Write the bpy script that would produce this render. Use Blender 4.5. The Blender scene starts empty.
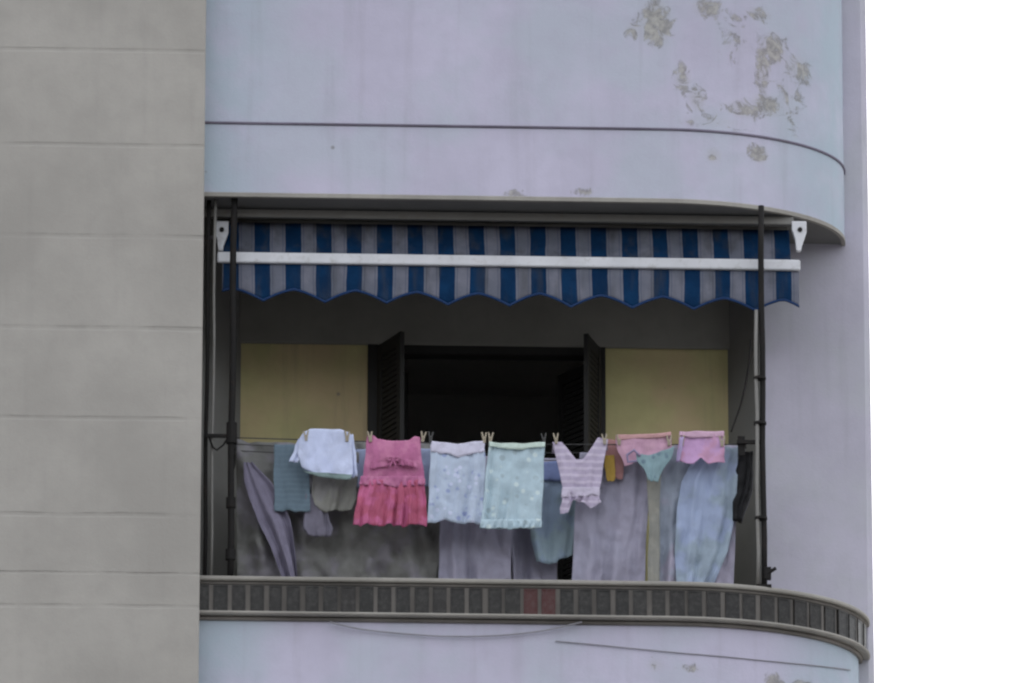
import bpy, bmesh, math, random
from math import sin, cos, pi, radians as R
from mathutils import Vector, noise
random.seed(7)
S = bpy.context.scene
COL = S.collection

# ------------------------------------------------------------------ camera
TH, PSI, DIST, FPX = R(18.0), R(2.5), 66.0, 8910.0
FWD = Vector((sin(PSI)*cos(TH), cos(PSI)*cos(TH), sin(TH)))
CAM = Vector((0, -0.95, 1.6 + DIST*sin(TH))) - FWD*DIST
RIGHT = Vector((cos(PSI), -sin(PSI), 0))
UP = RIGHT.cross(FWD)
def at(px, py, Y):
    """point of the facade plane y=Y seen at photo position px, py"""
    d = FWD*FPX + RIGHT*(px-512) - UP*(py-341.5)
    k = (Y-CAM.y)/d.y
    return CAM + d*k
def Zat(px, py, Y): return at(px, py, Y).z
def Xat(px, py, Y): return at(px, py, Y).x
cd = bpy.data.cameras.new('camera')
cam = bpy.data.objects.new('camera', cd); COL.objects.link(cam)
cam.location = CAM
cam.rotation_euler = FWD.to_track_quat('-Z', 'Y').to_euler()
cd.sensor_width = 36; cd.lens = FPX/1024*36
cd.clip_start = 0.5; cd.clip_end = 5000
S.camera = cam

# ------------------------------------------------------------------ node helpers
class NT:
    def __init__(s, name, rough=0.8, spec=0.3):
        s.m = bpy.data.materials.new(name); s.m.use_nodes = True
        s.t = s.m.node_tree; s.n = s.t.nodes; s.l = s.t.links
        s.b = s.n['Principled BSDF']
        s.b.inputs['Roughness'].default_value = rough
        s.b.inputs['Specular IOR Level'].default_value = spec
        tc = s.n.new('ShaderNodeTexCoord'); s.obj = tc.outputs['Object']
        g = s.n.new('ShaderNodeNewGeometry'); s.pos = g.outputs['Position']
    def put(s, sock, v):
        if isinstance(v, (int, float)): sock.default_value = v
        elif isinstance(v, (tuple, list)):
            sock.default_value = (tuple(v)+(1,))[:len(sock.default_value)] if len(v) == 3 else v
        else: s.l.new(v, sock)
    def math(s, op, a, b=0.0, c=0.0, clamp=False):
        n = s.n.new('ShaderNodeMath'); n.operation = op; n.use_clamp = clamp
        s.put(n.inputs[0], a); s.put(n.inputs[1], b); s.put(n.inputs[2], c)
        return n.outputs[0]
    def mapping(s, v, scale=(1,1,1), loc=(0,0,0)):
        n = s.n.new('ShaderNodeMapping'); s.put(n.inputs['Vector'], v)
        n.inputs['Scale'].default_value = scale; n.inputs['Location'].default_value = loc
        return n.outputs[0]
    def noise(s, v, scale=5, detail=4, rough=0.55, dist=0.0):
        n = s.n.new('ShaderNodeTexNoise'); s.put(n.inputs['Vector'], v)
        n.inputs['Scale'].default_value = scale; n.inputs['Detail'].default_value = detail
        n.inputs['Roughness'].default_value = rough; n.inputs['Distortion'].default_value = dist
        return n.outputs['Fac']
    def voro(s, v, scale=5, feature='F1'):
        n = s.n.new('ShaderNodeTexVoronoi'); n.feature = feature; s.put(n.inputs['Vector'], v)
        n.inputs['Scale'].default_value = scale
        return n.outputs['Distance'], n.outputs.get('Color')
    def ramp(s, f, a, b, lo=0.0, hi=1.0):
        n = s.n.new('ShaderNodeMapRange'); n.interpolation_type = 'SMOOTHSTEP'
        s.put(n.inputs['Value'], f); n.inputs['From Min'].default_value = a; n.inputs['From Max'].default_value = b
        n.inputs['To Min'].default_value = lo; n.inputs['To Max'].default_value = hi
        return n.outputs[0]
    def mix(s, f, a, b, mode='MIX'):
        n = s.n.new('ShaderNodeMix'); n.data_type = 'RGBA'; n.blend_type = mode
        s.put(n.inputs[0], f); s.put(n.inputs[6], a); s.put(n.inputs[7], b)
        return n.outputs[2]
    def sep(s, v):
        n = s.n.new('ShaderNodeSeparateXYZ'); s.put(n.inputs[0], v); return n.outputs
    def bump(s, h, strength=0.3, dist=0.01, prev=None):
        n = s.n.new('ShaderNodeBump'); n.inputs['Strength'].default_value = strength
        n.inputs['Distance'].default_value = dist; s.put(n.inputs['Height'], h)
        if prev is not None: s.l.new(prev, n.inputs['Normal'])
        s.l.new(n.outputs[0], s.b.inputs['Normal']); return n.outputs[0]
    def col(s, c): s.put(s.b.inputs['Base Color'], c)

def plaster(name, base, var=0.10, patches=(), patch=(.30,.29,.26), streak=0.12, joints=None, speck=True, hue=None, hue_x=None):
    t = NT(name, .92, .15)
    P = t.pos
    big = t.noise(P, .9, 5, .6)
    f = t.ramp(big, .3, .7)
    c = t.mix(f, tuple(x*(1-var) for x in base), tuple(min(1, x*(1+var*.7)) for x in base))
    if hue:
        c = t.mix(t.ramp(t.noise(t.mapping(P, (1,1,1), (4,0,6)), 1.1, 4, .6), .42, .64, 0, .55), c, hue)
        if hue_x:
            xx = t.sep(P)[0]
            e = t.math('MAXIMUM', t.ramp(xx, hue_x[0]+.75, hue_x[0]), t.ramp(xx, hue_x[1]-.75, hue_x[1]-.1))
            e = t.math('MULTIPLY', e, t.ramp(t.noise(P, 2.1, 4), .3, .6, .25, .9))
            c = t.mix(e, c, (.385, .465, .53))
    mid = t.noise(t.mapping(P, (1,1,1), (9,3,1)), 6.5, 6, .65)
    c = t.mix(t.ramp(mid, .42, .75, 0, .28), c, tuple(x*.82 for x in base))
    st = t.noise(t.mapping(P, (5.5, 5.5, .35)), 1.6, 5, .6)
    c = t.mix(t.ramp(st, .5, .78, 0, streak), c, (.16,.155,.15))
    if speck:                                       # small chips and knocks
        d, _ = t.voro(t.mapping(P, (1,1,1), (2,1,4)), 2.3)
        chip = t.math('MULTIPLY', t.ramp(d, .05, .025), t.ramp(t.noise(P, 1.1, 2), .5, .56))
        c = t.mix(t.math('MULTIPLY', chip, .7), c, (.2,.19,.18))
    h = t.noise(P, 55, 5, .7)
    hgt = t.math('ADD', t.math('MULTIPLY', h, .35), t.math('MULTIPLY', mid, .7))
    if patches:
        acc = None
        for (x, z, rx, rz, k) in patches:
            n = t.n.new('ShaderNodeVectorMath'); n.operation = 'MULTIPLY'
            sb = t.n.new('ShaderNodeVectorMath'); sb.operation = 'SUBTRACT'
            t.l.new(P, sb.inputs[0]); sb.inputs[1].default_value = (x, 0, z)
            t.l.new(sb.outputs[0], n.inputs[0]); n.inputs[1].default_value = (1/rx, 0, 1/rz)
            ln = t.n.new('ShaderNodeVectorMath'); ln.operation = 'LENGTH'; t.l.new(n.outputs[0], ln.inputs[0])
            v = t.ramp(ln.outputs['Value'], 1.25, .1, 0, k)
            acc = v if acc is None else t.math('MAXIMUM', acc, v)
        ragged = t.noise(t.mapping(P, (1,1,1), (5,0,2)), 7.0, 9, .74, 1.1)
        m = t.ramp(t.math('ADD', t.math('MULTIPLY', acc, .36), t.math('MULTIPLY', ragged, 1.25)), .745, .85)
        m = t.math('MULTIPLY', m, t.ramp(acc, .02, .15))
        pn = t.noise(P, 17, 5, .7)
        pc = t.mix(t.ramp(pn, .38, .66), tuple(x*.5 for x in patch), tuple(x*1.2 for x in patch))
        c = t.mix(t.math('MULTIPLY', t.ramp(acc, .1, .8), .30), c, tuple(x*1.05 for x in patch))
        m = t.math('MULTIPLY', m, .62)
        c = t.mix(m, c, pc)
        hgt = t.math('SUBTRACT', hgt, t.math('MULTIPLY', m, 1.6))
    if joints:                                      # faint open joints between courses of render
        z = t.sep(P)[2]; x = t.sep(P)[0]
        jm = None
        wob = t.math('MULTIPLY', t.math('SUBTRACT', t.noise(P, 3, 3), .5), .02)
        zz = t.math('ADD', z, wob)
        for (z0, w, k) in joints:
            d = t.math('ABSOLUTE', t.math('SUBTRACT', zz, z0))
            a = t.math('MULTIPLY', t.ramp(d, w, w*.35), k)
            jm = a if jm is None else t.math('MAXIMUM', jm, a)
        brk = t.ramp(t.noise(t.mapping(P, (1,1,.3), (3,7,1)), 1.9, 4, .6), .38, .6, .12, 1)
        jm = t.math('MULTIPLY', jm, brk)
        c = t.mix(t.math('MULTIPLY', jm, .18), c, (.13,.128,.12))
        hgt = t.math('SUBTRACT', hgt, t.math('MULTIPLY', jm, 1.5))
    t.col(c)
    t.bump(hgt, .45, .012)
    return t.m

def paint(name, col, rough=.5, wear=(.12,.08,.06), amt=.3, metal=0.0):
    t = NT(name, rough, .4)
    n = t.noise(t.pos, 14, 6, .7)
    c = t.mix(t.ramp(n, .5, .75, 0, amt), col, wear)
    c = t.mix(t.ramp(t.noise(t.pos, 3, 3), .3, .7, 0, .35), c, tuple(x*.6 for x in col))
    t.col(c); t.b.inputs['Metallic'].default_value = metal
    t.bump(n, .2, .003)
    return t.m

def cloth_mat(name, col, alt=None, kind='plain', scale=20, amt=.8, rough=.95, trans=.0, alt2=None):
    t = NT(name, rough, .1)
    o = t.obj
    n = t.noise(o, 7, 4, .6)
    c = t.mix(t.ramp(n, .3, .7), tuple(x*.86 for x in col), col)
    if kind == 'floral':
        d, vc = t.voro(t.mapping(o, (1, .2, 1)), scale)
        m = t.ramp(d, .38, .22, 0, amt)
        m = t.math('MULTIPLY', m, t.ramp(t.noise(o, scale*.55, 2), .42, .55))
        c = t.mix(m, c, alt)
        if alt2:
            d2, _ = t.voro(t.mapping(o, (1, .2, 1), (3.3, 0, 1.7)), scale*.8)
            c = t.mix(t.ramp(d2, .26, .14, 0, amt), c, alt2)
    elif kind == 'stripe':
        z = t.sep(o)[2]
        w = t.math('SINE', t.math('ADD', t.math('MULTIPLY', z, scale), t.math('MULTIPLY', n, 1.2)))
        c = t.mix(t.ramp(w, .1, .5, 0, amt), c, alt)
    elif kind == 'vstripe':
        x = t.sep(o)[0]
        w = t.math('SINE', t.math('MULTIPLY', x, scale))
        c = t.mix(t.ramp(w, .3, .6, 0, amt), c, alt)
    elif kind == 'patch':
        c = t.mix(t.ramp(t.noise(o, scale, 3), .45, .6, 0, amt), c, alt)
    t.col(c)
    wv = t.noise(t.mapping(o, (1,1,1)), 60, 3, .6)
    cr = t.noise(t.mapping(o, (1.6,1,.8)), 16, 5, .62, .8)
    t.bump(t.math('ADD', t.math('MULTIPLY', wv, .15), cr), .5, .02)
    if trans > 0:
        tr = t.n.new('ShaderNodeBsdfTranslucent'); t.put(tr.inputs['Color'], c)
        mx = t.n.new('ShaderNodeMixShader'); mx.inputs[0].default_value = trans
        out = [k for k in t.n if k.type == 'OUTPUT_MATERIAL'][0]
        t.l.new(t.b.outputs[0], mx.inputs[1]); t.l.new(tr.outputs[0], mx.inputs[2]); t.l.new(mx.outputs[0], out.inputs[0])
    return t.m

# ------------------------------------------------------------------ object helpers
def tag(o, label=None, cat=None, group=None, kind=None):
    if label: o['label'] = label
    if cat: o['category'] = cat
    if group: o['group'] = group
    if kind: o['kind'] = kind
    return o
def empty(name, loc, label, cat, group=None):
    o = bpy.data.objects.new(name, None); COL.objects.link(o); o.location = loc; o.empty_display_size = .2
    return tag(o, label, cat, group)
def wloc(o):
    v = Vector(o.location)
    while o.parent: o = o.parent; v += Vector(o.location)
    return v
def link(name, bm, mat, parent=None, loc=None, smooth=False, solid=0, bevel=0):
    """bm in world coordinates -> ONE mesh object; origin at its parent's, or at loc"""
    base = wloc(parent) if parent else Vector(loc or (0,0,0))
    bmesh.ops.recalc_face_normals(bm, faces=bm.faces[:])
    me = bpy.data.meshes.new(name)
    for v in bm.verts: v.co -= base
    bm.to_mesh(me); bm.free()
    mats = mat if isinstance(mat, list) else [mat]
    for m in mats: me.materials.append(m)
    o = bpy.data.objects.new(name, me); COL.objects.link(o)
    if parent: o.parent = parent
    else: o.location = base
    if smooth:
        for p in me.polygons: p.use_smooth = True
    if bevel:
        b = o.modifiers.new('bevel', 'BEVEL'); b.width = bevel; b.segments = 2; b.limit_method = 'ANGLE'
    if solid:
        s = o.modifiers.new('solid', 'SOLIDIFY'); s.thickness = solid; s.offset = 0
    return o
def BM(): return bmesh.new()
def box(bm, x0, x1, y0, y1, z0, z1):
    v = [bm.verts.new((x, y, z)) for x in (x0, x1) for y in (y0, y1) for z in (z0, z1)]
    for f in ((0,1,3,2),(4,6,7,5),(0,4,5,1),(2,3,7,6),(0,2,6,4),(1,5,7,3)): bm.faces.new([v[i] for i in f])
def prism(bm, poly, z0, z1):
    a = [bm.verts.new((x, y, z0)) for x, y in poly]; b = [bm.verts.new((x, y, z1)) for x, y in poly]
    n = len(poly)
    for i in range(n): bm.faces.new([a[i], a[(i+1) % n], b[(i+1) % n], b[i]])
    bm.faces.new(a[::-1]); bm.faces.new(b)
def tube(bm, pts, r, n=8, cap=True):
    rings = []
    pts = [Vector(p) for p in pts]
    for i, p in enumerate(pts):
        d = (pts[min(i+1, len(pts)-1)]-pts[max(i-1, 0)]).normalized()
        a = d.orthogonal().normalized() if i == 0 else (pa - d*pa.dot(d)).normalized()
        pa = a; b = d.cross(a)
        rr = r(i/(len(pts)-1)) if callable(r) else r
        rings.append([bm.verts.new(p + (a*cos(2*pi*k/n)+b*sin(2*pi*k/n))*rr) for k in range(n)])
    for r0, r1 in zip(rings, rings[1:]):
        for k in range(n): bm.faces.new([r0[k], r0[(k+1) % n], r1[(k+1) % n], r1[k]])
    if cap: bm.faces.new(rings[0][::-1]); bm.faces.new(rings[-1])
def sweep(bm, path, prof, closed=True):
    """vertical profile [(offset outward, z)] carried along a plan path [(x, y, nx, ny)]"""
    rows = [[bm.verts.new((x+nx*o, y+ny*o, z)) for o, z in prof] for x, y, nx, ny in path]
    n = len(prof)
    for a, b in zip(rows, rows[1:]):
        for k in range(n if closed else n-1): bm.faces.new([a[k], a[(k+1) % n], b[(k+1) % n], b[k]])
    if closed: bm.faces.new(rows[0][::-1]); bm.faces.new(rows[-1])

# ------------------------------------------------------------------ world & light
W = bpy.data.worlds.new('World'); S.world = W; W.use_nodes = True
wn, wl = W.node_tree.nodes, W.node_tree.links
SUN_EL, SUN_AZ = R(46), R(342)       # azimuth clockwise from +y
sky = wn.new('ShaderNodeTexSky'); sky.sky_type = 'NISHITA'; sky.sun_disc = False
sky.sun_elevation = SUN_EL; sky.sun_rotation = SUN_AZ
sky.air_density = 1.0; sky.dust_density = 5.0; sky.ozone_density = 1.0; sky.altitude = 0
hs = wn.new('ShaderNodeHueSaturation'); hs.inputs['Saturation'].default_value = .16; hs.inputs['Value'].default_value = 1.0
bg = wn['Background']; bg.inputs['Strength'].default_value = .15
wl.new(sky.outputs[0], hs.inputs['Color']); wl.new(hs.outputs[0], bg.inputs['Color'])
sd = bpy.data.lights.new('sun', 'SUN'); sd.energy = .5; sd.angle = R(40); sd.color = (1, .96, .9)
so = bpy.data.objects.new('sun', sd); COL.objects.link(so)
sv = Vector((sin(SUN_AZ)*cos(SUN_EL), cos(SUN_AZ)*cos(SUN_EL), sin(SUN_EL)))
so.rotation_euler = sv.to_track_quat('Z', 'Y').to_euler(); so.location = (0, -20, 50)
S.view_settings.view_transform = 'Standard'; S.view_settings.look = 'None'
S.view_settings.exposure = 1.85; S.view_settings.gamma = 1
S.cycles.filter_width = 2.3

# ------------------------------------------------------------------ levels (metres) read off the photograph
P = 0.95                                   # how far the balcony slab stands out from the wall
ZS = Zat(480, 198.5, -P)                   # underside of the balcony above
ZM = Zat(480, 127, -P)                     # thin moulding on that balcony front
ZF = Zat(480, 582, -P)                     # top of the tiled slab edge
ZT = Zat(480, 620, -P)                     # bottom of the tiled slab edge
XE = Xat(871, 341, 0)                      # right corner of the building
XPIER = Xat(202.5, 341, -1.15)             # right edge of the grey pier
XR = Xat(762, 450, 0)                      # right jamb of the loggia
XL = XPIER - .9
YB = .52                                   # back wall of the loggia
HT = 31.0

# ------------------------------------------------------------------ materials
def px_patch(px, py, rx, ry, k, Y=-P):
    p = at(px, py, Y); return (p.x, p.z, rx/135, ry/128, k)
peel = [px_patch(656, 22, 20, 34, .85), px_patch(634, 30, 14, 12, .5), px_patch(683, 78, 12, 20, .62), px_patch(697, 98, 13, 18, .62),
        px_patch(707, 6, 22, 14, .6), px_patch(740, 40, 30, 40, .28), px_patch(764, 62, 11, 38, .72), px_patch(776, 40, 16, 22, .75),
        px_patch(800, 55, 22, 20, .55), px_patch(745, 105, 26, 14, .62), px_patch(768, 98, 24, 16, .72), px_patch(760, 8, 18, 10, .6),
        px_patch(714, 154, 12, 11, .62), px_patch(760, 148, 13, 12, .95), px_patch(790, 90, 24, 40, .34), px_patch(715, 120, 60, 10, .33),
        px_patch(655, 665, 12, 10, .5), px_patch(775, 676, 14, 10, .75), px_patch(805, 676, 14, 9, .6), px_patch(690, 668, 16, 6, .5),
        px_patch(512, 194, 16, 6, .5), px_patch(583, 192, 16, 5, .5)]
M_WALL = plaster('bluish white plaster', (.505, .485, .605), .09, patches=peel, patch=(.36, .343, .295), hue=(.43, .485, .545), hue_x=(XPIER, Xat(846, 60, -.3)))
M_SIDE = plaster('lilac grey plaster', (.47, .455, .54), .09, hue=(.44, .46, .48))
M_GREY = plaster('grey render', (.378, .360, .335), .12, speck=False, streak=.10,
                 joints=[(Zat(100, y, -1.15), w, k) for y, w, k in ((50,.02,.5),(145,.02,.6),(236,.022,.7),(328,.022,.7),(418,.02,.6),(515,.022,.7),(573,.014,1.3),(606,.018,.7),(700,.02,.7))])
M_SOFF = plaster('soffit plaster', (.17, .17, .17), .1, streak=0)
M_OCHRE = plaster('ochre plaster', (.50, .46, .24), .2, streak=.35, hue=(.54, .385, .26))
M_JAMB = plaster('dark grey plaster', (.20, .20, .195), .12)  # loggia jambs, a darker grey than the facade
M_MOULD = plaster('shadow dark moulding', (.17, .155, .20), .35, streak=.3)  # shadow line of the moulding painted into its colour
M_SHADE_BAND = plaster('grey lintel plaster', (.23, .225, .205), .15)
M_FLOOR = plaster('cement floor', (.42, .40, .36), .1)
M_DARK = plaster('room plaster', (.40, .39, .38), .08, streak=0, speck=False)
M_WOOD = paint('dark painted wood', (.015, .0145, .014), .7, (.03,.025,.02), .3)
M_IRON = paint('dark iron', (.018, .017, .017), .75, (.06,.035,.025), .25)
M_IRON.node_tree.nodes['Principled BSDF'].inputs['Specular IOR Level'].default_value = .15
M_GALV = paint('galvanised pipe', (.20, .195, .185), .45, (.16,.12,.09), .35)
M_WHITE = paint('white enamel', (.64, .65, .69), .45, (.3,.28,.25), .55)
M_CONC = plaster('ledge cement', (.325, .31, .285), .2, streak=.3)

M_FRZ = plaster('dirty frieze mortar', (.185, .172, .16), .4, streak=.4)
def tile_mat():
    t = NT('brown glazed tile', .45, .4)
    a = t.n.new('ShaderNodeAttribute'); a.attribute_name = 'tint'
    n = t.noise(t.pos, 30, 5, .7)
    c = t.mix(t.ramp(n, .4, .75, 0, .3), a.outputs['Color'], (.11, .105, .10))
    t.col(c); t.bump(n, .4, .006)
    return t.m
M_TILE = tile_mat()

# ------------------------------------------------------------------ ground
t = NT('asphalt', .9); n = t.noise(t.pos, 3, 6)
t.col(t.mix(n, (.045,.045,.046), (.07,.069,.067))); t.bump(t.noise(t.pos, 80, 4), .3, .01); M_ASPH = t.m
t = NT('pavement', .9); n = t.noise(t.pos, 5, 6)
bk = t.n.new('ShaderNodeTexBrick'); t.put(bk.inputs['Vector'], t.pos); bk.inputs['Scale'].default_value = 1.2
bk.inputs['Color1'].default_value = (.3,.29,.27,1); bk.inputs['Color2'].default_value = (.26,.25,.24,1); bk.inputs['Mortar'].default_value = (.12,.12,.11,1)
t.col(t.mix(t.ramp(n, .4, .7, 0, .4), bk.outputs['Color'], (.2,.19,.18))); M_PAVE = t.m
bm = BM(); box(bm, -1500, 1500, -1500, 1500, -.6, 0)
tag(link('road', bm, M_ASPH), 'asphalt street in front of the building', 'road', kind='structure')
bm = BM(); box(bm, -60, 60, -4.6, 14, .004, .13)
tag(link('pavement', bm, M_PAVE, bevel=.02), 'pavement slabs at the foot of the building', 'pavement', kind='structure')

# ------------------------------------------------------------------ the building
bld = empty('apartment_building', (XE-4, 0, .13), 'bluish white plastered apartment building with a curved open balcony', 'building')
Z0 = .13
bm = BM()
ch = .05
DEEP = 9.0
# wall right of the loggia, with a splayed jamb and a chamfered corner
prism(bm, [(XR, 0), (XE-ch, 0), (XE, ch), (XE, DEEP), (XR-.20, DEEP), (XR-.20, YB)], Z0, HT)
wall = link('facade_wall', bm, M_SIDE, bld)
bm = BM(); box(bm, XL, XR, 0.004, DEEP, ZS, HT); link('upper_wall', bm, M_SIDE, bld)
bm = BM(); box(bm, XL, XR-.2, 0.004, DEEP, Z0, ZF-.26); link('lower_wall', bm, M_SIDE, bld)
# loggia: left jamb, back wall with door opening, floor, ceiling
XJ = Xat(240, 450, YB)
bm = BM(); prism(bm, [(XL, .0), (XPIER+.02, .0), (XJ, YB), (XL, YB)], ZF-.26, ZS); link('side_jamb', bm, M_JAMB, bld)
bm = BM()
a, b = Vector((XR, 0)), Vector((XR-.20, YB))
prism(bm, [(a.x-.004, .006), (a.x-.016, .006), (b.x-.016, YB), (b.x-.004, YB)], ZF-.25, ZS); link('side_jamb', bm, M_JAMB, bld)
DX0, DX1 = Xat(374, 420, YB), Xat(599, 420, YB)
DZ = Zat(480, 349, YB)
bm = BM()
box(bm, XL, DX0, YB, YB+.2, ZF-.26, ZS); box(bm, DX1, XR-.2, YB, YB+.2, ZF-.26, ZS); box(bm, DX0, DX1, YB, YB+.2, DZ, ZS)
link('back_wall', bm, M_OCHRE, bld)
bm = BM(); Z_BAND = Zat(480, 346, YB-.035); box(bm, XJ-.02, XR-.19, YB-.035, YB-.003, Z_BAND, ZS-.002); link('shade_band', bm, M_SHADE_BAND, bld, bevel=.02)  # added dark band, stands in for shade on the upper back wall
bm = BM(); box(bm, XL, XR-.02, -P+.1, YB+.2, ZF-.25, ZF-.13); link('balcony_floor', bm, M_FLOOR, bld)
# room behind the door
bm = BM()
x0, x1, y0, y1, z0, z1 = XL+.1, XR-.3, YB+.2, 3.6, ZF-.24, ZS+.0
box(bm, x0-.08, x0, y0, y1, z0, z1); box(bm, x1, x1+.08, y0, y1, z0, z1); box(bm, x0, x1, y1, y1+.1, z0, z1)
box(bm, x0, x1, y0, y1, z1-.09, z1-.01); box(bm, x0, x1, y0, y1, z0-.02, z0+.06)
link('room_shell', bm, M_DARK, bld)
# door frame & folding leaves
df = BM()
box(df, DX0-.05, DX0+.03, YB-.03, YB+.12, ZF-.13, DZ+.05); box(df, DX1-.03, DX1+.05, YB-.03, YB+.12, ZF-.13, DZ+.05)
box(df, DX0+.03, DX1-.03, YB-.025, YB+.12, DZ-.05, DZ+.045)
dfo = link('door_frame', df, M_WOOD, bld, bevel=.006)
def leaf(hx, hy, ang, w, zt):
    """louvred door leaf hinged at hx, hy"""
    bm = BM(); zb = ZF-.12; tk = .035
    ca, sa = cos(ang), sin(ang)
    def lb(u0, u1, v0, v1, z0, z1):
        vs = []
        for u in (u0, u1):
            for v in (v0, v1):
                for z in (z0, z1): vs.append(bm.verts.new((hx+u*ca-v*sa, hy+u*sa+v*ca, z)))
        for f in ((0,1,3,2),(4,6,7,5),(0,4,5,1),(2,3,7,6),(0,2,6,4),(1,5,7,3)): bm.faces.new([vs[i] for i in f])
    lb(0, .06, 0, tk, zb, zt); lb(w-.06, w, 0, tk, zb, zt)
    for z in (zb, (zb+zt)/2, zt-.09): lb(.06, w-.06, .003, tk-.003, z, z+.09)
    k = zb+.1
    while k < zt-.1:
        lb(.06, w-.06, .008, tk-.008, k, k+.03); k += .042
    return link('door_leaf', bm, M_WOOD, bld)
leaf(DX0+.02, YB-.075, R(-66), .40, DZ-.01)
leaf(DX1-.02, YB-.075, R(180+72), .38, DZ-.01)
leaf(DX0+.04, YB+.10, R(55), .40, DZ-.06)
leaf(DX1-.04, YB+.10, R(180-58), .42, DZ-.06)

# balcony of the storey above: curved bay of solid plaster
def bay_path(px_c, px_e, py_c, n=26):
    xc, xe = Xat(px_c, py_c, -P), Xat(px_e, py_c+40, 0)
    A = xe-xc
    pth = [(XL+.05+(xc-XL-.05)*i/6, -P, 0, -1) for i in range(6)]
    for i in range(n+1):
        th = pi/2*i/n
        x, y = xc+A*sin(th), -P*cos(th)
        nx, ny = sin(th)/A, -cos(th)/P
        L = math.hypot(nx, ny); pth.append((x, y, nx/L, ny/L))
    return pth
up = bay_path(662, 843.5, 130)
def bay_solid(path, z0, z1, name, mat, inset=0.0, close_y=-.002):
    bm = BM()
    poly = [(x-nx*inset, min(y-ny*inset, close_y)) for x, y, nx, ny in path]
    poly.append((path[0][0], close_y))
    prism(bm, poly, z0, z1)
    o = link(name, bm, mat, bld)
    for p in o.data.polygons:
        if abs(p.normal.z) < .5: p.use_smooth = True
    o.data.set_sharp_from_angle(angle=R(30)) if hasattr(o.data, 'set_sharp_from_angle') else None
    return o
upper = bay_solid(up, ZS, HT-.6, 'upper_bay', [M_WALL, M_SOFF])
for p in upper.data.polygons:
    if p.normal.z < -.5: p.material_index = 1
# moulding: a small roll, its shadow line put into a dark colour
bm = BM()
prof = [(-.01, ZM+.016)] + [(.001+.013*sin(pi*k/8), ZM+.011*cos(pi*k/8)+.003) for k in range(9)] + [(-.01, ZM-.010)]
sweep(bm, up, prof)
mo = link('moulding', bm, M_MOULD, bld, smooth=True); mo.parent = upper; mo.location = (0,0,0)
bm = BM()                                     # drip lip under the front
sweep(bm, up, [(-.025, ZS-.0), (.006, ZS), (.006, ZS+.028), (.0, ZS+.034), (-.025, ZS+.034)][::-1])
for v in bm.verts: v.co.z -= .012
dl = link('drip_edge', bm, M_CONC, bld); dl.parent = upper; dl.location = (0,0,0)

# slab of this balcony with its tiled edge
lo = bay_path(672, 858, 600)
lower = bay_solid(lo, ZT-1.25, ZF-.26, 'balcony_front', M_WALL)
slab = BM()
poly = [(x-nx*.02, min(y-ny*.02, -.003)) for x, y, nx, ny in lo] + [(lo[0][0], -.003)]
prism(slab, poly, ZF-.255, ZF-.02)
slab = link('balcony_slab', slab, M_CONC, bld)
def ledge(z0, z1, out, nm, mat=None, r=.009):
    bm = BM()
    prof = [(-.12, z0), (out-r, z0), (out, z0+r), (out, z1-r), (out-r, z1), (-.12, z1)]
    sweep(bm, lo, prof)
    o = link(nm, bm, mat or M_CONC, bld); o.parent = slab; o.location = (0,0,0); return o
ledge(ZF-.034, ZF, .088, 'top_ledge')
ledge(ZF-.058, ZF-.036, .062, 'fillet', M_FRZ)
ledge(ZT+.002, ZT+.026, .088, 'bottom_ledge')
ledge(ZT-.028, ZT-.001, .030, 'fillet', M_FRZ)
# dense path for the tiles
def dense(path, step):
    pts = []; acc = []; L = 0
    for i, p in enumerate(path):
        if i: L += math.hypot(p[0]-path[i-1][0], p[1]-path[i-1][1])
        acc.append(L)
    n = int(L/step); k = 0
    for i in range(n+1):
        d = L*i/n
        while k < len(acc)-2 and acc[k+1] < d: k += 1
        f = (d-acc[k])/max(1e-9, acc[k+1]-acc[k]); a, b = path[k], path[k+1]
        pts.append(tuple(a[j]+(b[j]-a[j])*f for j in range(4)))
    return pts
zt0, zt1 = ZT+.026, ZF-.058
bm = BM(); sweep(bm, lo, [(-.05, zt0+.002), (.046, zt0+.002), (.046, zt1-.002), (-.05, zt1-.002)])
o = link('frieze_back', bm, M_FRZ, bld); o.parent = slab; o.location = (0,0,0)
dp = dense(lo, .0665)
bm = BM(); cl = bm.loops.layers.color.new('tint')
XRED = Xat(528, 600, -P)
for i in range(0, len(dp)-2, 2):
    a, b = dp[i], dp[i+2]
    f0, f1 = .12+random.uniform(-.03,.05), .90+random.uniform(-.05,.03)
    def q(f, off):
        m = [a[j]+(b[j]-a[j])*f for j in range(4)]
        return m[0]+m[2]*off, m[1]+m[3]*off
    h0, h1 = zt0+.006, zt1-.006
    o1 = .062+random.uniform(-.006, .008); ins = .012
    ring = lambda e, off: [(q(f0+e*6, off), h0+e), (q(f1-e*6, off), h0+e), (q(f1-e*6, off), h1-e), (q(f0+e*6, off), h1-e)]
    v0 = [bm.verts.new((p[0], p[1], z)) for p, z in ring(0, .040)]
    v1 = [bm.verts.new((p[0], p[1], z)) for p, z in ring(0, o1)]
    v2 = [bm.verts.new((p[0], p[1], z)) for p, z in ring(ins, o1)]
    v3 = [bm.verts.new((p[0], p[1], z)) for p, z in ring(ins*1.3, o1-.003)]
    k = random.uniform(.7, 1.35)
    col = (.054*k, .042*k, .035*k, 1)
    if abs(a[0]-XRED) < .16: col = (.25, .05, .055, 1)
    elif random.random() < .10: col = (.11, .10, .095, 1)
    fs = []
    for r0, r1 in ((v0, v1), (v1, v2), (v2, v3)):
        for j in range(4): fs.append(bm.faces.new([r0[j], r0[(j+1) % 4], r1[(j+1) % 4], r1[j]]))
    fs.append(bm.faces.new(v3))
    for f in fs:
        for l in f.loops: l[cl] = col
o = link('tile_frieze', bm, M_TILE, bld); o.parent = slab; o.location = (0,0,0)

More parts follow.
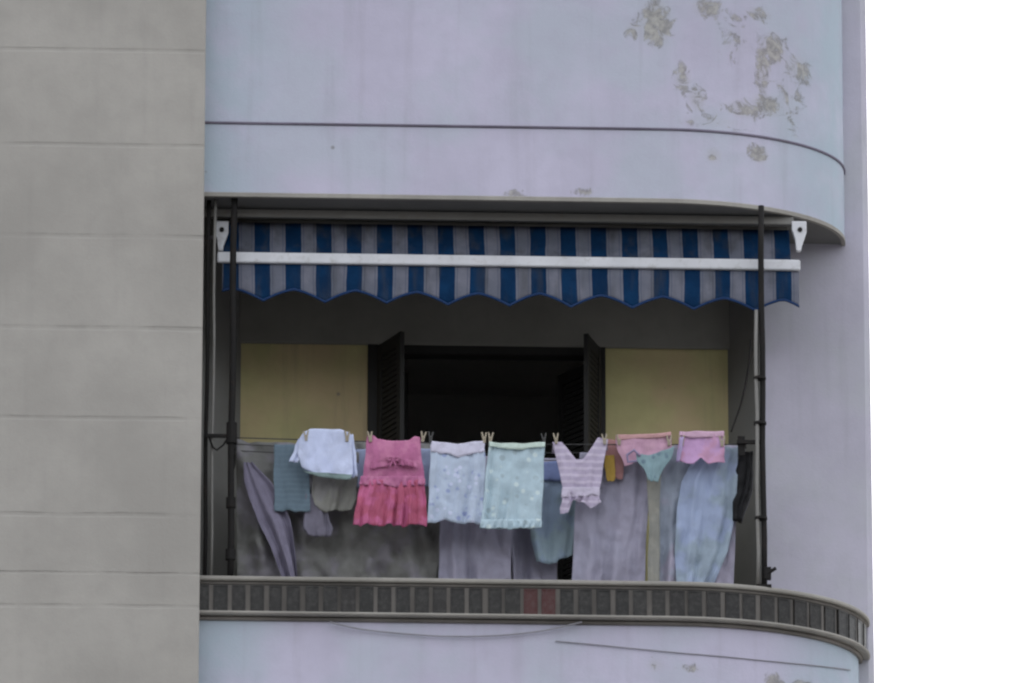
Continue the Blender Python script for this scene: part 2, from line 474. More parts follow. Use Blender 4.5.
# neighbouring grey pier
YP = -1.15
bm = BM(); box(bm, XPIER-8.0, XPIER, YP, 9.2, Z0, HT+1)
pier = tag(link('plain_building', bm, M_GREY, None, (XPIER-4, YP, Z0), bevel=.012), 'plain grey rendered building wall left of the balcony', 'building')

# ------------------------------------------------------------------ poles
def vpole(name, px, Y, r, mat, label, z0, z1, lean=0.0, parent=None):
    p = at(px, 450, Y); bm = BM()
    pts = [(p.x+lean*(k/8-.5)+.004*sin(k*1.7), Y, z0+(z1-z0)*k/8) for k in range(9)]
    tube(bm, pts, r, 12)
    o = link(name, bm, mat, parent, None if parent else (p.x, Y, z0), smooth=True)
    if not parent: tag(o, label, 'pole', 'balcony poles')
    return o, p.x
YPO = -.87
pL, xpl = vpole('metal_pole', 231.5, YPO, .025, M_IRON, 'thick black pole at the left end of the balcony by the clothes lines', ZF, ZS)
pL2, xpl2 = vpole('metal_pole', 212.5, YPO+.03, .011, M_GALV, 'thin pale pipe up the left side beside the grey wall', ZF, ZS)
pL3, xpl3 = vpole('metal_pole', 206, YPO+.06, .016, M_IRON, 'thin dark pipe tight against the grey building wall', ZF, ZS)
pR, xpr = vpole('metal_pole', 763, YPO, .022, M_IRON, 'dark pole at the right end of the balcony, in front of the awning', ZF, ZS)
pR2, xpr2 = vpole('metal_pole', 757, YPO-.02, .014, M_GALV, 'thin pale pipe strapped to the right hand dark pole', ZF, Zat(757, 311, YPO))
# straps and brackets belonging to the poles
def part(name, mat, parent, build, smooth=False):
    bm = BM(); build(bm); return link(name, bm, mat, parent, smooth=smooth)
zl = Zat(235, 436, YPO)
part('bracket', M_IRON, pL, lambda b: (box(b, xpl3, xpl-.02, YPO-.012, YPO+.012, zl-.012, zl+.012),
     tube(b, [(xpl3+.02, YPO, zl-.01), (xpl3+.05, YPO, zl-.09), (xpl3+.08, YPO, zl-.11), (xpl-.06, YPO, zl-.07), (xpl-.03, YPO, zl-.02)], .008, 6)))
part('clamp', M_IRON, pL, lambda b: tube(b, [(xpl, YPO, zl-.06), (xpl, YPO, zl+.10)], .040, 10))
for py in (508, 560): part('collar', M_IRON, pL, lambda b, py=py: tube(b, [(xpl, YPO, Zat(231, py, YPO)), (xpl, YPO, Zat(231, py, YPO)+.08)], .036, 10))
part('base_plate', M_IRON, pL, lambda b: box(b, xpl-.06, xpl+.06, YPO-.05, YPO+.05, ZF, ZF+.02))
zr = Zat(750, 442, YPO)
part('bracket', M_IRON, pR, lambda b: (box(b, Xat(737, 442, YPO), xpr-.02, YPO-.01, YPO+.012, zr-.014, zr+.014), box(b, Xat(738, 442, YPO), Xat(745, 442, YPO), YPO+.014, YPO+.04, zr-.10, zr+.05)))
for py in (425, 380, 520): part('strap', M_IRON, pR, lambda b, py=py: tube(b, [(xpr-.02, YPO-.01, Zat(760, py, YPO)), (xpr-.02, YPO-.01, Zat(760, py, YPO)+.018)], .048, 10))
zc = Zat(764, 573, YPO)
part('cleat', M_IRON, pR, lambda b: (box(b, xpr+.0, xpr+.05, YPO-.03, YPO+.02, zc-.05, zc+.04), tube(b, [(xpr+.02, YPO-.02, zc-.01), (xpr+.085, YPO-.03, zc+.03)], .013, 8)))
part('base_plate', M_IRON, pR, lambda b: box(b, xpr-.06, xpr+.05, YPO-.05, YPO+.05, ZF, ZF+.02))

# ------------------------------------------------------------------ awning
XA0, XA1 = Xat(217, 262, -.74), Xat(800, 262, -.74)
ZBAR = Zat(500, 262, -.74)
ZLOW = Zat(500, 301, -.72)
aw = empty('striped_awning', ((XA0+XA1)/2, -.62, ZS-.1), 'retracted blue and pale striped awning with a white bar and scalloped edge', 'awning')
SP = 30.9/135
XB = Xat(508, 262, -.74)
def awn_mat(name, dark):
    t = NT(name, .9, .1)
    x = t.math('ADD', t.sep(t.pos)[0], t.math('MULTIPLY', t.math('SUBTRACT', t.noise(t.pos, 2.2, 3), .5), .03))
    u = t.math('FRACT', t.math('ADD', t.math('DIVIDE', t.math('SUBTRACT', x, XB), SP), 50.25))
    d = t.math('ABSOLUTE', t.math('SUBTRACT', u, .25))
    d2 = t.math('ABSOLUTE', t.math('SUBTRACT', u, .75))
    m = t.ramp(d, .262, .25)
    n = t.noise(t.pos, 5, 5, .6)
    blue = t.mix(t.ramp(n, .35, .7), (.003, .022, .066), (.005, .035, .098))
    pale = t.mix(t.ramp(n, .35, .7), (.13, .14, .178), (.18, .185, .23))
    pin = t.ramp(t.math('ABSOLUTE', t.math('SUBTRACT', d2, .17)), .022, .012, 0, .5)
    pale = t.mix(pin, pale, (.06, .07, .12))
    c = t.mix(m, pale, blue)
    st = t.noise(t.mapping(t.pos, (4,4,.6)), 2.5, 5)
    c = t.mix(t.ramp(st, .45, .72, 0, .5), c, (.055,.055,.055))
    t.col(c); t.bump(t.noise(t.pos, 25, 5, .6), .35, .012)
    tr = t.n.new('ShaderNodeBsdfTranslucent'); t.put(tr.inputs['Color'], c)
    mx = t.n.new('ShaderNodeMixShader'); mx.inputs[0].default_value = .05
    out = [k for k in t.n if k.type == 'OUTPUT_MATERIAL'][0]
    t.l.new(t.b.outputs[0], mx.inputs[1]); t.l.new(tr.outputs[0], mx.inputs[2]); t.l.new(mx.outputs[0], out.inputs[0])
    return t.m
M_AWN = awn_mat('striped awning canvas', 0)
def grid(bm, nu, nv, fn):
    vs = [[bm.verts.new(fn(i/nu, j/nv)) for i in range(nu+1)] for j in range(nv+1)]
    for j in range(nv):
        for i in range(nu): bm.faces.new([vs[j][i], vs[j][i+1], vs[j+1][i+1], vs[j+1][i]])
    return vs
YR, ZR = -.46, ZS-.065
def canvas(u, v):
    x = XA0+.03+(XA1-XA0-.09)*u
    y = YR-.045+(-.735-YR+.045)*v; z = ZR+(ZBAR-ZR)*v
    sag = sin(pi*v)*(.03+.03*noise.noise((x*1.4, 0, 3))+.012*noise.noise((x*6, v, 3)))
    return (x, y+sag+.006*noise.noise((x*5, v*3, 1)), z-sag*.3)
bm = BM(); grid(bm, 200, 14, canvas); link('canvas', bm, M_AWN, aw, smooth=True, solid=.003)
XH = Xat(540, 300, -.74)                 # an arch top of the scalloped edge
def low(x):
    ph = ((x-XH)/(2*SP)) % 1.0; k = .55*abs(cos(pi*ph)) + .45*abs(1-2*ph)
    e = max(0, (x-(XA1-.16))/.16)
    return ZLOW - .052 + .098*k + .008*noise.noise((x*2.3, 4, 4)) - .03*e - (x-XB)*.006
def vfold(x, v): return .012*v*noise.noise((x*3.1, v*.8, 7)) + .010*v*cos(2*pi*(x-XH)/(2*SP))
def val(u, v):
    x = XA0+.04+(XA1-XA0-.05)*u
    zt = ZBAR-.03
    return (x, -.742+vfold(x, v)-.015*v, zt+(low(x)-zt)*v)
bm = BM(); grid(bm, 320, 8, val); va = link('valance', bm, M_AWN, aw, smooth=True, solid=.003)
M_TRIM = cloth_mat('dark blue braid', (.02, .045, .12))
def trim(u, v):
    x = XA0+.04+(XA1-XA0-.05)*u
    return (x, -.748+vfold(x, 1)-.015, low(x)+.012-.020*v)
bm = BM(); grid(bm, 320, 1, trim); o = link('edging', bm, M_TRIM, aw, smooth=True, solid=.004); o.parent = va; o.location = (0,0,0)
bm = BM(); box(bm, XA0, XA1, -.775, -.735, ZBAR-.042, ZBAR+.042); link('front_bar', bm, M_WHITE, aw, bevel=.012)
bm = BM(); tube(bm, [(XA0-.06, YR, ZR), (XA1-.07, YR, ZR)], .040, 16); link('roller', bm, M_GALV, aw, smooth=True)
bm = BM(); box(bm, XPIER, XA1-.04, -.675, -.64, ZS-.075, ZS-.014); link('mounting_rail', bm, M_GALV, aw, bevel=.004)
def wall_bracket(px):
    xx = Xat(px, 236, -.66); bm = BM()
    w = .055
    pts = [(-w, .085), (w, .085), (w, .0), (w*.72, -.05), (w*.4, -.10), (.012, -.15), (-.022, -.15), (-.03, -.06), (-w, .02)]
    zc0 = Zat(px, 233, -.66)
    y0 = -.69
    f = [bm.verts.new((xx+u, y0, zc0+v)) for u, v in pts]; g = [bm.verts.new((xx+u, y0+.05, zc0+v)) for u, v in pts]
    n = len(pts)
    for i in range(n): bm.faces.new([f[i], f[(i+1) % n], g[(i+1) % n], g[i]])
    bm.faces.new(f[::-1]); bm.faces.new(g)
    o = link('bracket', bm, M_WHITE, aw, bevel=.006)
    bm = BM(); tube(bm, [(xx+.005, y0-.012, zc0+.015), (xx+.005, y0+.01, zc0+.015)], .018, 12)
    q = link('bolt', bm, M_IRON, aw); q.parent = o; q.location = (0,0,0)
wall_bracket(221); wall_bracket(799)
for s, xa, xb in ((1, XA0+.35, XA0+2.1), (-1, XA1-.4, XA1-2.2)):        # folded arms behind the canvas
    bm = BM(); tube(bm, [(xa, -.44, ZR-.08), (xb, -.42, ZR-.14)], .022, 10); tube(bm, [(xb, -.42, ZR-.17), (xa, -.67, ZBAR-.03)], .020, 10)
    link('folding_arm', bm, M_GALV, aw, smooth=True)

# ------------------------------------------------------------------ clothes lines
YLN = [-.83, -.67, -.51, -.35, -.19]
ZLN = Zat(300, 438.5, YLN[0])
M_LINE = paint('grey cord', (.05, .05, .05), .7, (.1,.1,.1), .2)
ordn = ['nearest', 'second', 'third', 'fourth', 'farthest']
lines = []
for i, y in enumerate(YLN):
    bm = BM()
    x0, x1 = xpl+.02, Xat(741, 442, y)
    pts = [(x0+(x1-x0)*k/24, y, ZLN-(.03 if i else .022)*sin(pi*k/24)*(1+.3*i)) for k in range(25)]
    tube(bm, pts, .0035 if i else .004, 6)
    o = link('clothes_line', bm, M_LINE, None, (x0, y, ZLN), smooth=True)
    tag(o, f'{ordn[i]} grey clothes line of the five stretched across the balcony', 'clothes line', 'clothes lines')
    lines.append(o)
# rail the lines are tied to, at each end
bm = BM(); tube(bm, [(xpl+.02, YPO+.01, ZLN), (xpl+.02, -.05, ZLN)], .014, 8)
rk = link('line_rail', bm, M_IRON, None, (xpl+.02, YPO, ZLN), smooth=True)
tag(rk, 'dark rail carrying the left ends of the clothes lines', 'rail', 'rails of the clothes lines')
xr_ = Xat(741, 442, -.5)
bm = BM(); tube(bm, [(xr_, YPO+.0, ZLN), (xr_, .35, ZLN)], .014, 8)
rk2 = link('line_rail', bm, M_IRON, None, (xr_, YPO, ZLN), smooth=True)
tag(rk2, 'dark rail carrying the right ends of the clothes lines', 'rail', 'rails of the clothes lines')
for r_, xx in ((rk, xpl+.02), (rk2, xr_)):
    for y in YLN: part('knot', M_LINE, r_, lambda b, y=y, xx=xx: tube(b, [(xx-.004, y, ZLN-.03), (xx, y, ZLN), (xx+.004, y, ZLN+.03)], .02, 8), True)

# ------------------------------------------------------------------ washing
def pl(tab, u):
    if not tab: return 0.0
    for (a, va_), (b, vb) in zip(tab, tab[1:]):
        if a <= u <= b: return va_+(vb-va_)*(u-a)/max(1e-9, b-a)
    return tab[-1][1]
def cloth(name, rows, Y, mat, label=None, cat='laundry', folds=4, amp=.014, seed=0, top=None, hem=None, nu=36, nv=26,
          flap=True, group=None, parent=None, thick=.0025, ymove=0.0, wob=1.0, diag=0.0, crease=.012, cang=.6):
    """hanging cloth: rows of (photo y, left x, right x) on the plane y=Y, real folds in depth"""
    bm = BM(); y0, y1 = rows[0][0], rows[-1][0]
    vs = []
    nd = nu/6.0
    if flap:
        for dy, dz in ((.060, -.07), (.052, -.02), (.026, .006)):
            vs.append([(i, dy, dz) for i in range(nu+1)])
    def pt(u, t):
        py = y0+(y1-y0)*t
        xl = pl([(r[0], r[1]) for r in rows], py); xr = pl([(r[0], r[2]) for r in rows], py)
        px = xl+(xr-xl)*u + wob*1.1*noise.noise((seed*3.1, t*3.2, u*1.1))
        pyy = py + (1-t)**2*pl(top, u) + t*t*pl(hem, u) + wob*1.2*noise.noise((u*3.3, seed, t*1.5))
        pyy += t*t*1.8*noise.noise((u*4.5, seed*2.2, 9))
        p = at(px, pyy, Y)
        g = .22+.78*t
        ph = seed*1.7 + .9*noise.noise((seed, t*1.6, .3)) + diag*t
        uu = u + .06*noise.noise((u*2.5, t*1.2, seed*2.0))
        irr = max(.12, .75+1.5*noise.noise((uu*3.0+seed*7.3, t*.7, seed)))
        d = amp*irr*g*(sin(2*pi*folds*uu+ph) + .45*sin(2*pi*folds*2.3*uu+ph*2.1+t))
        d += amp*.9*noise.noise((px*.045, py*.035, seed*5.0)) + amp*.5*noise.noise((px*.12, py*.11, seed*5.0+2))
        a_ = px*cos(cang)+py*sin(cang); b_ = -px*sin(cang)+py*cos(cang)
        r1 = 1-2.4*abs(noise.noise((a_*.055, b_*.018, seed*3.3))); r2 = 1-2.4*abs(noise.noise((b_*.07, a_*.022, seed*2.7+5)))
        d += crease*(r1*.8+r2*.18)*(.5+.5*t)
        p.y += d + ymove*t
        return p
    R_ = []
    for row in vs:
        R_.append([bm.verts.new(pt(i/nu, 0)+Vector((0, dy, dz))) for i, dy, dz in row])
    for j in range(nv+1): R_.append([bm.verts.new(pt(i/nu, j/nv)) for i in range(nu+1)])
    for j in range(len(R_)-1):
        for i in range(nu): bm.faces.new([R_[j][i], R_[j][i+1], R_[j+1][i+1], R_[j+1][i]])
    c = at((rows[0][1]+rows[0][2])/2, y0, Y)
    o = link(name, bm, mat, parent, None if parent else c, smooth=True, solid=thick)
    if not parent: tag(o, label, cat, group)
    return o
L1, L2, L3, L4 = YLN[0]-.034, YLN[1]-.022, YLN[2]-.022, YLN[3]-.022
GC = 'clothes hanging on the lines'; GS = 'sheets hung along the balcony edge'

# sheets and tarpaulin closing the balcony
m = cloth_mat('grey netting', (.28, .28, .272), (.33, .31, .37), 'patch', 3, .6, trans=.25)
net = cloth('tarpaulin', [(440, 237, 438), (470, 237, 441), (530, 237, 443), (560, 237, 439), (590, 237, 436)], L3+.03, m, 'grey crumpled tarpaulin tied up at the left of the balcony', 'tarpaulin',
            folds=4, amp=.065, seed=3.2, top=[(0,0),(.3,2),(.6,1),(1,2)], nu=80, nv=50, flap=False, diag=-4.0, wob=2.0, crease=.06, cang=-.5)
m = cloth_mat('lilac rag', (.22, .205, .28))
cloth('tied_cloth', [(462, 243, 252), (480, 244, 268), (500, 250, 281), (520, 258, 291), (532, 264, 293), (545, 270, 294), (586, 285, 298)], -.66, m, 'faded violet cloth pulled slantwise at the left end', 'cloth', folds=1.6, diag=-3.0, amp=.035, seed=8, flap=False, wob=1.5, nu=30)
m = cloth_mat('olive grey cloth', (.27, .27, .25), (.24,.23,.25), 'patch', 6, .5)
cloth('grey_cloth', [(452, 312, 359), (480, 313, 358), (500, 312, 357), (512, 315, 352)], L2-.008, m, 'plain olive grey cloth below the white shirt', 'cloth', folds=2, amp=.018, seed=44, group='clothes hanging on the lines', hem=[(0,-6),(.3,2),(.6,-3),(1,-2)])
m = cloth_mat('violet grey rag', (.20, .19, .245))
cloth('tied_cloth', [(494, 305, 318), (510, 304, 326), (528, 303, 333), (536, 308, 330)], -.68, m, 'small violet grey rag knotted on the tarpaulin', 'cloth', folds=2, amp=.02, seed=9.5, flap=False, nu=20, nv=16)
SHEET = (.40, .385, .49)
m1 = cloth_mat('lilac sheet', SHEET, (.36,.36,.46), 'patch', 2.2, .5, trans=.15)
cloth('bed_sheet', [(456, 437, 514), (520, 440, 512), (590, 438, 511)], L3, m1, 'lilac sheet hanging to the ledge under the pale print skirt and mint dress', 'sheet', folds=2.5, amp=.028, seed=1, group=GS, crease=.035, cang=.15, nu=60, nv=50)
cloth('bed_sheet', [(458, 508, 560), (520, 509, 558), (590, 512, 557)], L4, m1, 'narrow lilac grey sheet behind the faded blue trousers', 'sheet', folds=2, amp=.028, seed=2.3, group=GS, hem=[(0,0),(1,2)], crease=.035, cang=.15, nu=60, nv=50)
cloth('bed_sheet', [(452, 580, 652), (480, 577, 650), (530, 574, 647), (590, 571, 645)], L2-.02, m1, 'wide lilac sheet below the striped tank top and dusty pink towel', 'sheet', folds=2.5, amp=.028, seed=4.1, group=GS, crease=.035, cang=.15, nu=60, nv=50)
m2 = cloth_mat('grey curtain', (.27, .27, .25), (.33,.32,.28), 'patch', 5, .5)
cloth('curtain_strip', [(466, 647, 661), (520, 649, 659), (590, 648, 660)], L2-.06, m2, 'narrow olive grey curtain strip showing between two lilac sheets', 'curtain', folds=1, amp=.008, seed=5, flap=False, nu=14)
m3 = cloth_mat('lilac blue sheet', (.42, .395, .50), (.36,.43,.52), 'patch', 2.6, .75, trans=.15)
cloth('bed_sheet', [(446, 660, 737), (470, 659, 738), (520, 657, 736), (560, 655, 734), (590, 655, 733)], L2, m3, 'lilac and pale blue sheet at the right end, under the pink shorts', 'sheet', folds=3.5, amp=.028, seed=6.6, group=GS, diag=1.2, crease=.035, cang=.15, nu=60, nv=50)
m = cloth_mat('pale blue cloth', (.34, .415, .50), (.38, .45, .64), 'patch', 3, .9, trans=.1)
cloth('blue_cloth', [(447, 700, 738), (480, 682, 737), (510, 676, 736), (550, 675, 728), (592, 677, 710)], L2-.06, m, 'pale blue cloth draped down to the ledge over the right hand sheet', 'cloth', folds=2.5, amp=.03, seed=7.7, flap=False, nu=50, nv=40, crease=.045, cang=.35)

# back lines
m = cloth_mat('teal towel', (.155, .215, .27), (.19,.26,.31), 'stripe', 160, .3)
cloth('hand_towel', [(444.5, 274, 309), (508, 274, 310), (511, 275, 310)], L2, m, 'slate blue towel left of the white shirt', 'towel', folds=1.5, amp=.008, seed=11, group=GC)
m = cloth_mat('sky blue cotton', (.40, .46, .66))
cloth('blue_shirt', [(449, 340, 434), (476, 342, 433), (486, 352, 431)], L2, m, 'light blue garment mostly hidden behind the pink dress', 'shirt', folds=3, amp=.01, seed=12, group=GC)
m = cloth_mat('faded blue denim', (.31, .40, .46), (.26,.33,.50), 'patch', 4, .5)
m_b = cloth_mat('blue waistband', (.20, .25, .45))
tr = cloth('trousers', [(462, 536, 592), (478, 532, 587), (500, 529, 582), (522, 528.5, 579), (540, 531, 576), (558, 536, 573), (562, 537, 572)], L3, m, 'faded blue trousers behind the mint dress and striped top', 'trousers', folds=2, amp=.016, seed=13, group=GC, hem=[(0,-1),(.3,1),(.55,0),(.62,-4),(1,-6)], crease=.03)
cloth('waistband', [(461, 536, 590), (480, 531.5, 586)], L3-.012, m_b, folds=2, amp=.006, seed=13, flap=False, parent=tr, nv=8)
m = cloth_mat('dusty rose cotton', (.37, .20, .20))
cloth('rose_cloth', [(439, 605, 625), (460, 605, 624), (479, 606, 622)], L1+.10, m, 'dusty brown pink cloth between the striped top and the pink towel', 'cloth', folds=1, amp=.008, seed=14, group=GC, nu=18)
m = cloth_mat('mustard cotton', (.36, .24, .06))
cloth('mustard_cloth', [(455, 604, 614), (478, 606, 616), (481, 607, 614)], L1+.06, m, 'small mustard yellow cloth beside the striped tank top', 'cloth', folds=1, amp=.006, seed=15, group=GC, nu=14)

# front line
# white shirt
m = cloth_mat('bluish white cotton', (.62, .68, .90), (.52,.58,.80), 'patch', 6, .5)
sh = cloth('white_shirt', [(428.5, 304, 349), (436, 300, 352), (455, 297, 353), (470, 301, 353), (476, 309, 352)], L1, m, 'small bluish white child shirt between the slate towel and pink dress', 'shirt', folds=1.5, amp=.012, seed=16, group=GC,
           hem=[(0,-5),(.3,-1),(.6,1),(1,1)], top=[(0,4),(.15,0),(.8,1),(1,4)])
cloth('sleeve', [(439, 298, 304), (452, 293, 301), (462, 289, 298)], L1+.01, m, folds=1, amp=.008, seed=17, flap=False, parent=sh, nu=12, nv=10)
cloth('sleeve', [(434, 348, 353), (455, 349, 356), (477, 350, 358)], L1+.01, m, folds=1, amp=.008, seed=18, flap=False, parent=sh, nu=12, nv=10)
m = cloth_mat('dark hem', (.25, .33, .33))
cloth('hem_band', [(470.5, 303, 352), (477.5, 311, 351)], L1-.006, m, folds=1.5, amp=.006, seed=16, flap=False, parent=sh, nv=4, hem=[(0,-4),(.3,0),(1,2)], top=[(0,0),(.3,2),(1,4)])
# pink dress
mp = cloth_mat('pink cotton', (.50, .175, .33), (.60,.25,.40), 'patch', 9, .6)
mp2 = cloth_mat('deep pink cotton', (.46, .12, .20), (.55,.16,.32), 'patch', 8, .7)
dr = cloth('pink_dress', [(436, 367, 420), (450, 366, 421), (466, 364, 423), (484, 361, 425)], L1, mp, 'pink child dress with a ruffled skirt and bow', 'dress', folds=3, amp=.010, seed=19, group=GC,
           top=[(0,0),(.12,-1),(.2,3),(.5,5),(.8,4),(.9,0),(1,1)], crease=.02)
cloth('skirt', [(480, 361, 424), (500, 357, 426), (518, 354, 427), (525, 353, 427)], L1-.012, mp2, folds=7, amp=.022, seed=20, flap=False, parent=dr, nu=90, hem=[(0,-1),(.1,1),(.2,-1),(.35,1),(.5,-1),(.65,1),(.8,-1),(1,1)])
cloth('ruffle', [(476, 361, 424), (485, 359, 426)], L1-.022, mp, folds=10, amp=.008, seed=21, flap=False, parent=dr, nu=80, nv=6)
cloth('ruffle', [(457, 372, 416), (464, 370, 418)], L1-.02, mp, folds=6, amp=.010, seed=22, flap=False, parent=dr, nu=60, nv=6, top=[(0,6),(.5,-1),(1,5)], hem=[(0,6),(.5,-1),(1,5)])
def bow(parent, px, py, Y, mat, s=.05):
    p = at(px, py, Y); bm = BM()
    for sg in (-1, 1):
        tube(bm, [p, p+Vector((sg*s*.5, -.012, s*.30)), p+Vector((sg*s, -.008, s*.1)), p+Vector((sg*s*.6, -.006, -s*.28)), p+Vector((0, -.004, 0))], lambda t: .004+.010*sin(pi*t), 8)
        tube(bm, [p, p+Vector((sg*s*.3, -.006, -s*.8)), p+Vector((sg*s*.55, -.002, -s*1.5))], .006, 6)
    return link('bow', bm, mat, parent, smooth=True)
bow(dr, 393, 459, L1-.03, mp)
# print skirt
m = cloth_mat('pale blue print', (.50, .58, .72), (.26,.31,.55), 'floral', 16, .75, alt2=(.62,.66,.85))
sk = cloth('print_skirt', [(442, 431, 484), (456, 430, 485), (490, 429, 484), (523, 427, 483)], L1, m, 'pale blue flower print skirt between the pink dress and mint dress', 'skirt', folds=4, amp=.016, seed=24, group=GC,
           hem=[(0,0),(.3,-2),(.6,0),(1,1)], top=[(0,0),(.5,3),(1,0)])
mw = cloth_mat('white waistband', (.66, .65, .80))
cloth('waistband', [(440.5, 431, 484), (451, 430.5, 484.5)], L1-.012, mw, folds=4, amp=.006, seed=24, flap=False, parent=sk, nv=6, top=[(0,0),(.5,3),(1,0)], hem=[(0,0),(.5,6),(1,0)])
# mint dress
m = cloth_mat('mint print cotton', (.48, .61, .69), (.34,.42,.46), 'floral', 14, .7, alt2=(.66,.76,.76))
md = cloth('mint_dress', [(443, 489, 545), (462, 487, 544), (490, 484, 543), (527, 481, 541)], L1, m, 'pale mint patterned dress pegged in the middle of the front line', 'dress', folds=4.5, amp=.017, seed=25, group=GC,
           hem=[(0,0),(.3,1),(.5,-2),(.7,2),(.85,-2),(1,0)], top=[(0,0),(.5,2.5),(1,0)], crease=.02)
mb = cloth_mat('mint binding', (.60, .72, .66))
cloth('neck_band', [(441.5, 489, 545), (447, 489, 545)], L1-.020, mb, folds=4, amp=.004, seed=25, flap=False, parent=md, nv=4, crease=.004, top=[(0,0),(.5,2.5),(1,0)], hem=[(0,0),(.5,2.5),(1,0)])
cloth('frill', [(519, 481.5, 541.5), (528, 480, 542)], L1-.02, m, folds=9, amp=.010, seed=26, flap=False, parent=md, nv=6, nu=80)
# striped tank top
m = cloth_mat('lilac stripe jersey', (.48, .42, .56), (.60,.54,.66), 'stripe', 120, .7)
tt = cloth('tank_top', [(442, 553, 608), (455, 556, 606), (470, 559, 603), (488, 563, 600), (494, 562, 599)], L1, m, 'lilac striped tank top with a V neck and tied hem', 'top', folds=2, amp=.012, seed=27, group=GC,
           top=[(0,0),(.16,0),(.24,5),(.42,17),(.55,17),(.72,4),(.82,-5),(1,-3)], nu=48)
ml = cloth_mat('lilac jersey', (.58, .53, .66))
cloth('hem_band', [(487, 562.5, 599.5), (496, 561.5, 600)], L1-.014, ml, folds=2.5, amp=.01, seed=28, flap=False, parent=tt, nv=6)
cloth('peplum', [(493, 563, 598), (508, 560, 601)], L1-.004, m, folds=5, amp=.016, seed=29, flap=False, parent=tt, hem=[(0,5),(.2,3),(.3,-7),(.6,-6),(.75,0),(1,-6)])
# pink towel
m = cloth_mat('pink lilac cotton', (.58, .36, .47), (.50,.30,.42), 'patch', 8, .6)
pt_ = cloth('pink_towel', [(435, 616, 671), (448, 617, 672), (462, 625, 670)], L1, m, 'folded pink towel hung behind the teal bikini bottoms', 'towel', folds=2, amp=.014, seed=30, group=GC, top=[(0,1),(.5,0),(1,-2)], hem=[(0,4),(.4,-2),(1,-10)])
m = cloth_mat('salmon edge', (.56, .33, .34))
cloth('border', [(434, 616, 671), (438.5, 616, 671)], L1-.012, m, folds=2, amp=.005, seed=30, flap=False, parent=pt_, nv=4, top=[(0,1),(.5,0),(1,-2)], hem=[(0,1),(.5,0),(1,-2)])
# bikini bottoms
m = cloth_mat('teal print lycra', (.24, .35, .39), (.12,.18,.24), 'floral', 18, .7, rough=.6)
bb = cloth('bikini_bottoms', [(450, 636, 674), (458, 637, 672), (463, 640, 669), (468, 644, 664), (474, 647, 660), (481, 648, 658)], L1-.05, m, 'teal bikini bottoms hanging over the pink towel', 'underwear', folds=2, amp=.010, seed=31, group=GC,
           top=[(0,4),(.3,5),(.6,2),(1,-3)], flap=False)
mst = cloth_mat('violet tie', (.30, .26, .40))
def strap_(b):
    tube(b, [at(640, 456, L1-.055), at(634, 450, L1-.05), at(627, 455, L1-.05), at(628, 462, L1-.05), at(637, 461, L1-.055)], .010, 8)
part('tie_string', mst, bb, strap_, True)
# pink shorts
m = cloth_mat('candy pink cotton', (.58, .33, .49), (.52,.34,.60), 'patch', 7, .7)
ps = cloth('pink_shorts', [(433, 680, 724), (448, 678, 725), (463, 677, 725)], L1, m, 'small candy pink shorts nearest the right hand pole', 'shorts', folds=2.5, amp=.014, seed=32, group=GC, hem=[(0,-1),(.35,0),(.5,-6),(.65,0),(1,-1)])
mw2 = cloth_mat('pink waistband', (.66, .44, .58))
cloth('waistband', [(431, 680, 724), (436.5, 679, 724.5)], L1-.01, mw2, folds=6, amp=.004, seed=32, flap=False, parent=ps, nv=4)
cloth('pocket_tie', [(437, 680, 684), (450, 678, 682), (462, 676, 680)], L1-.02, cloth_mat('violet tape', (.44,.36,.58)), folds=1, amp=.004, seed=33, flap=False, parent=ps, nu=8, nv=8)

# clothes pegs
M_PEG = paint('pale peg wood', (.40, .35, .27), .7, (.2,.15,.1), .3)
M_PEGD = paint('dark peg plastic', (.05, .05, .05), .5, (.08,.08,.08), .2)
def peg_mesh():
    bm = BM()
    for s in (-1, 1):
        vs = []
        for z, a, b in ((.045, .012, .022), (.0, .002, .012), (-.035, .0015, .009)):
            vs.append([bm.verts.new((s*q, d, z)) for q, d in ((a, -.008), (b, -.008), (b, .008), (a, .008))])
        for r0, r1 in zip(vs, vs[1:]):
            for k in range(4): bm.faces.new([r0[k], r0[(k+1) % 4], r1[(k+1) % 4], r1[k]])
        bm.faces.new(vs[0]); bm.faces.new(vs[-1])
    tube(bm, [(0, -.010, .004), (0, .010, .004)], .007, 8)
    return bm
pegs = [(423, 'light', 'pale wooden peg at the right shoulder of the pink dress'), (430.5, 'dark', 'dark peg at the left corner of the pale blue print skirt'),
        (484, 'light', 'pale wooden peg at the right corner of the print skirt'), (490.5, 'light', 'pale wooden peg at the left corner of the mint dress'),
        (544, 'dark', 'dark peg at the right corner of the mint dress'), (556, 'light', 'pale wooden peg on the left shoulder of the striped tank top'),
        (604.5, 'light', 'pale wooden peg on the right shoulder of the striped tank top'), (370, 'light', 'pale wooden peg at the left shoulder of the pink dress'),
        (306, 'light', 'pale wooden peg on the left corner of the white shirt'), (347, 'light', 'pale wooden peg on the right corner of the white shirt'),
        (619, 'light', 'pale wooden peg on the left end of the pink towel'), (669, 'light', 'pale wooden peg on the right end of the pink towel'),
        (682, 'light', 'pale wooden peg at the left side of the pink shorts'), (722, 'light', 'pale wooden peg at the right side of the pink shorts')]
pm = {}
for px, k, lab in pegs:
    if k not in pm:
        o = link('clothes_peg', peg_mesh(), M_PEG if k == 'light' else M_PEGD); pm[k] = o
    else:
        o = pm[k].copy(); COL.objects.link(o)
    x = Xat(px, 441, L1)
    o.location = (x, L1-.004, ZLN+.008 - (0 if px > 400 and px < 610 else .004)); o.rotation_euler = (0, random.uniform(-.12, .12), random.uniform(-.4, .4))
    tag(o, lab, 'clothes peg', 'clothes pegs')

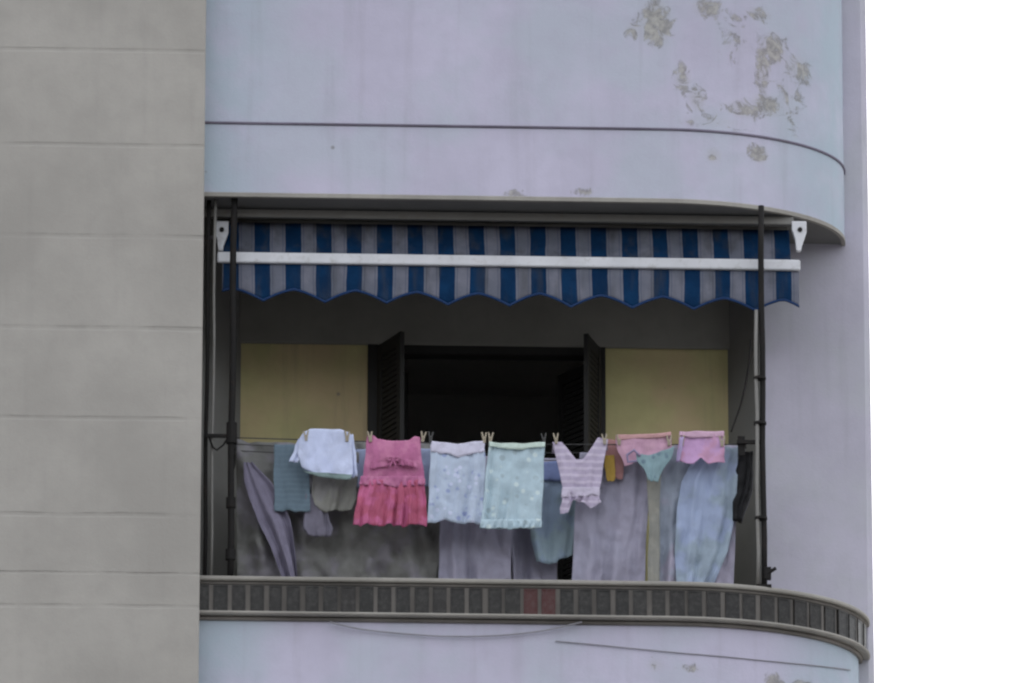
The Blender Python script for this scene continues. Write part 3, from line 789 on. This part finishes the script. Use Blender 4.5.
# dark bag tied at the right pole end and the thin cord
m = cloth_mat('black plastic bag', (.018, .018, .02), rough=.5)
bg_ = cloth('black_bag', [(452, 741, 752), (470, 736, 752), (490, 735, 751), (508, 734, 744), (520, 735, 740)], YPO+.12, m, 'black bag hanging inside the right hand pole', 'bag', folds=2, amp=.03, seed=41, flap=False, nu=20, thick=.03)
def cord(pts, r, name, label, mat=M_IRON, n=28, sag=0.0):
    bm = BM(); P_ = []
    for k in range(n+1):
        f = k/n*(len(pts)-1); i = min(int(f), len(pts)-2); g = f-i
        p = pts[i].lerp(pts[i+1], g); P_.append(p)
    for _ in range(6): P_ = [P_[0]]+[(P_[i-1]+P_[i]*2+P_[i+1])/4 for i in range(1, n)]+[P_[-1]]
    tube(bm, P_, r, 6); o = link(name, bm, mat, None, P_[0], smooth=True)
    return tag(o, label, 'cord', 'loose cords')
cord([at(751, 340, -.5), at(748, 372, -.5), at(741, 405, -.5), at(731, 432, -.5)], .007, 'thin_cord', 'thin dark cord slanting down beside the right hand pole')
M_CAB = paint('grey cable', (.30, .295, .33), .7, (.12,.12,.12), .2)
Yc = -P-.03
cord([at(330, 622, Yc-.03), at(360, 630, Yc), at(440, 637, Yc), at(500, 636, Yc), at(545, 631, Yc), at(582, 622, Yc-.03)], .006, 'sagging_cable', 'thin cable sagging below the tiled ledge at the middle', M_CAB)
xq = [at(px, py, Yc) for px, py in ((556, 641), (640, 649), (690, 654))]
from bisect import bisect
def onbay(px, py):
    # point on the curved lower front at photo x
    best = None
    for (x, y, nx, ny) in dense(lo, .02):
        q = Vector((x+nx*.012, y+ny*.012, 0)); xx = at(px, py, q.y).x
        if best is None or abs(xx-q.x) < best[0]: best = (abs(xx-q.x), q, at(px, py, q.y).z)
    q = best[1]; q.z = best[2]; return q
bm_pts = [onbay(px, py) for px, py in ((556, 641), (600, 645), (640, 649), (680, 653), (720, 656), (757, 660), (790, 663), (815, 665.5), (835, 668), (850, 670))]
cord(bm_pts, .0042, 'clipped_cable', 'thin cable running slantwise along the curved wall under the ledge', M_CAB, n=60)
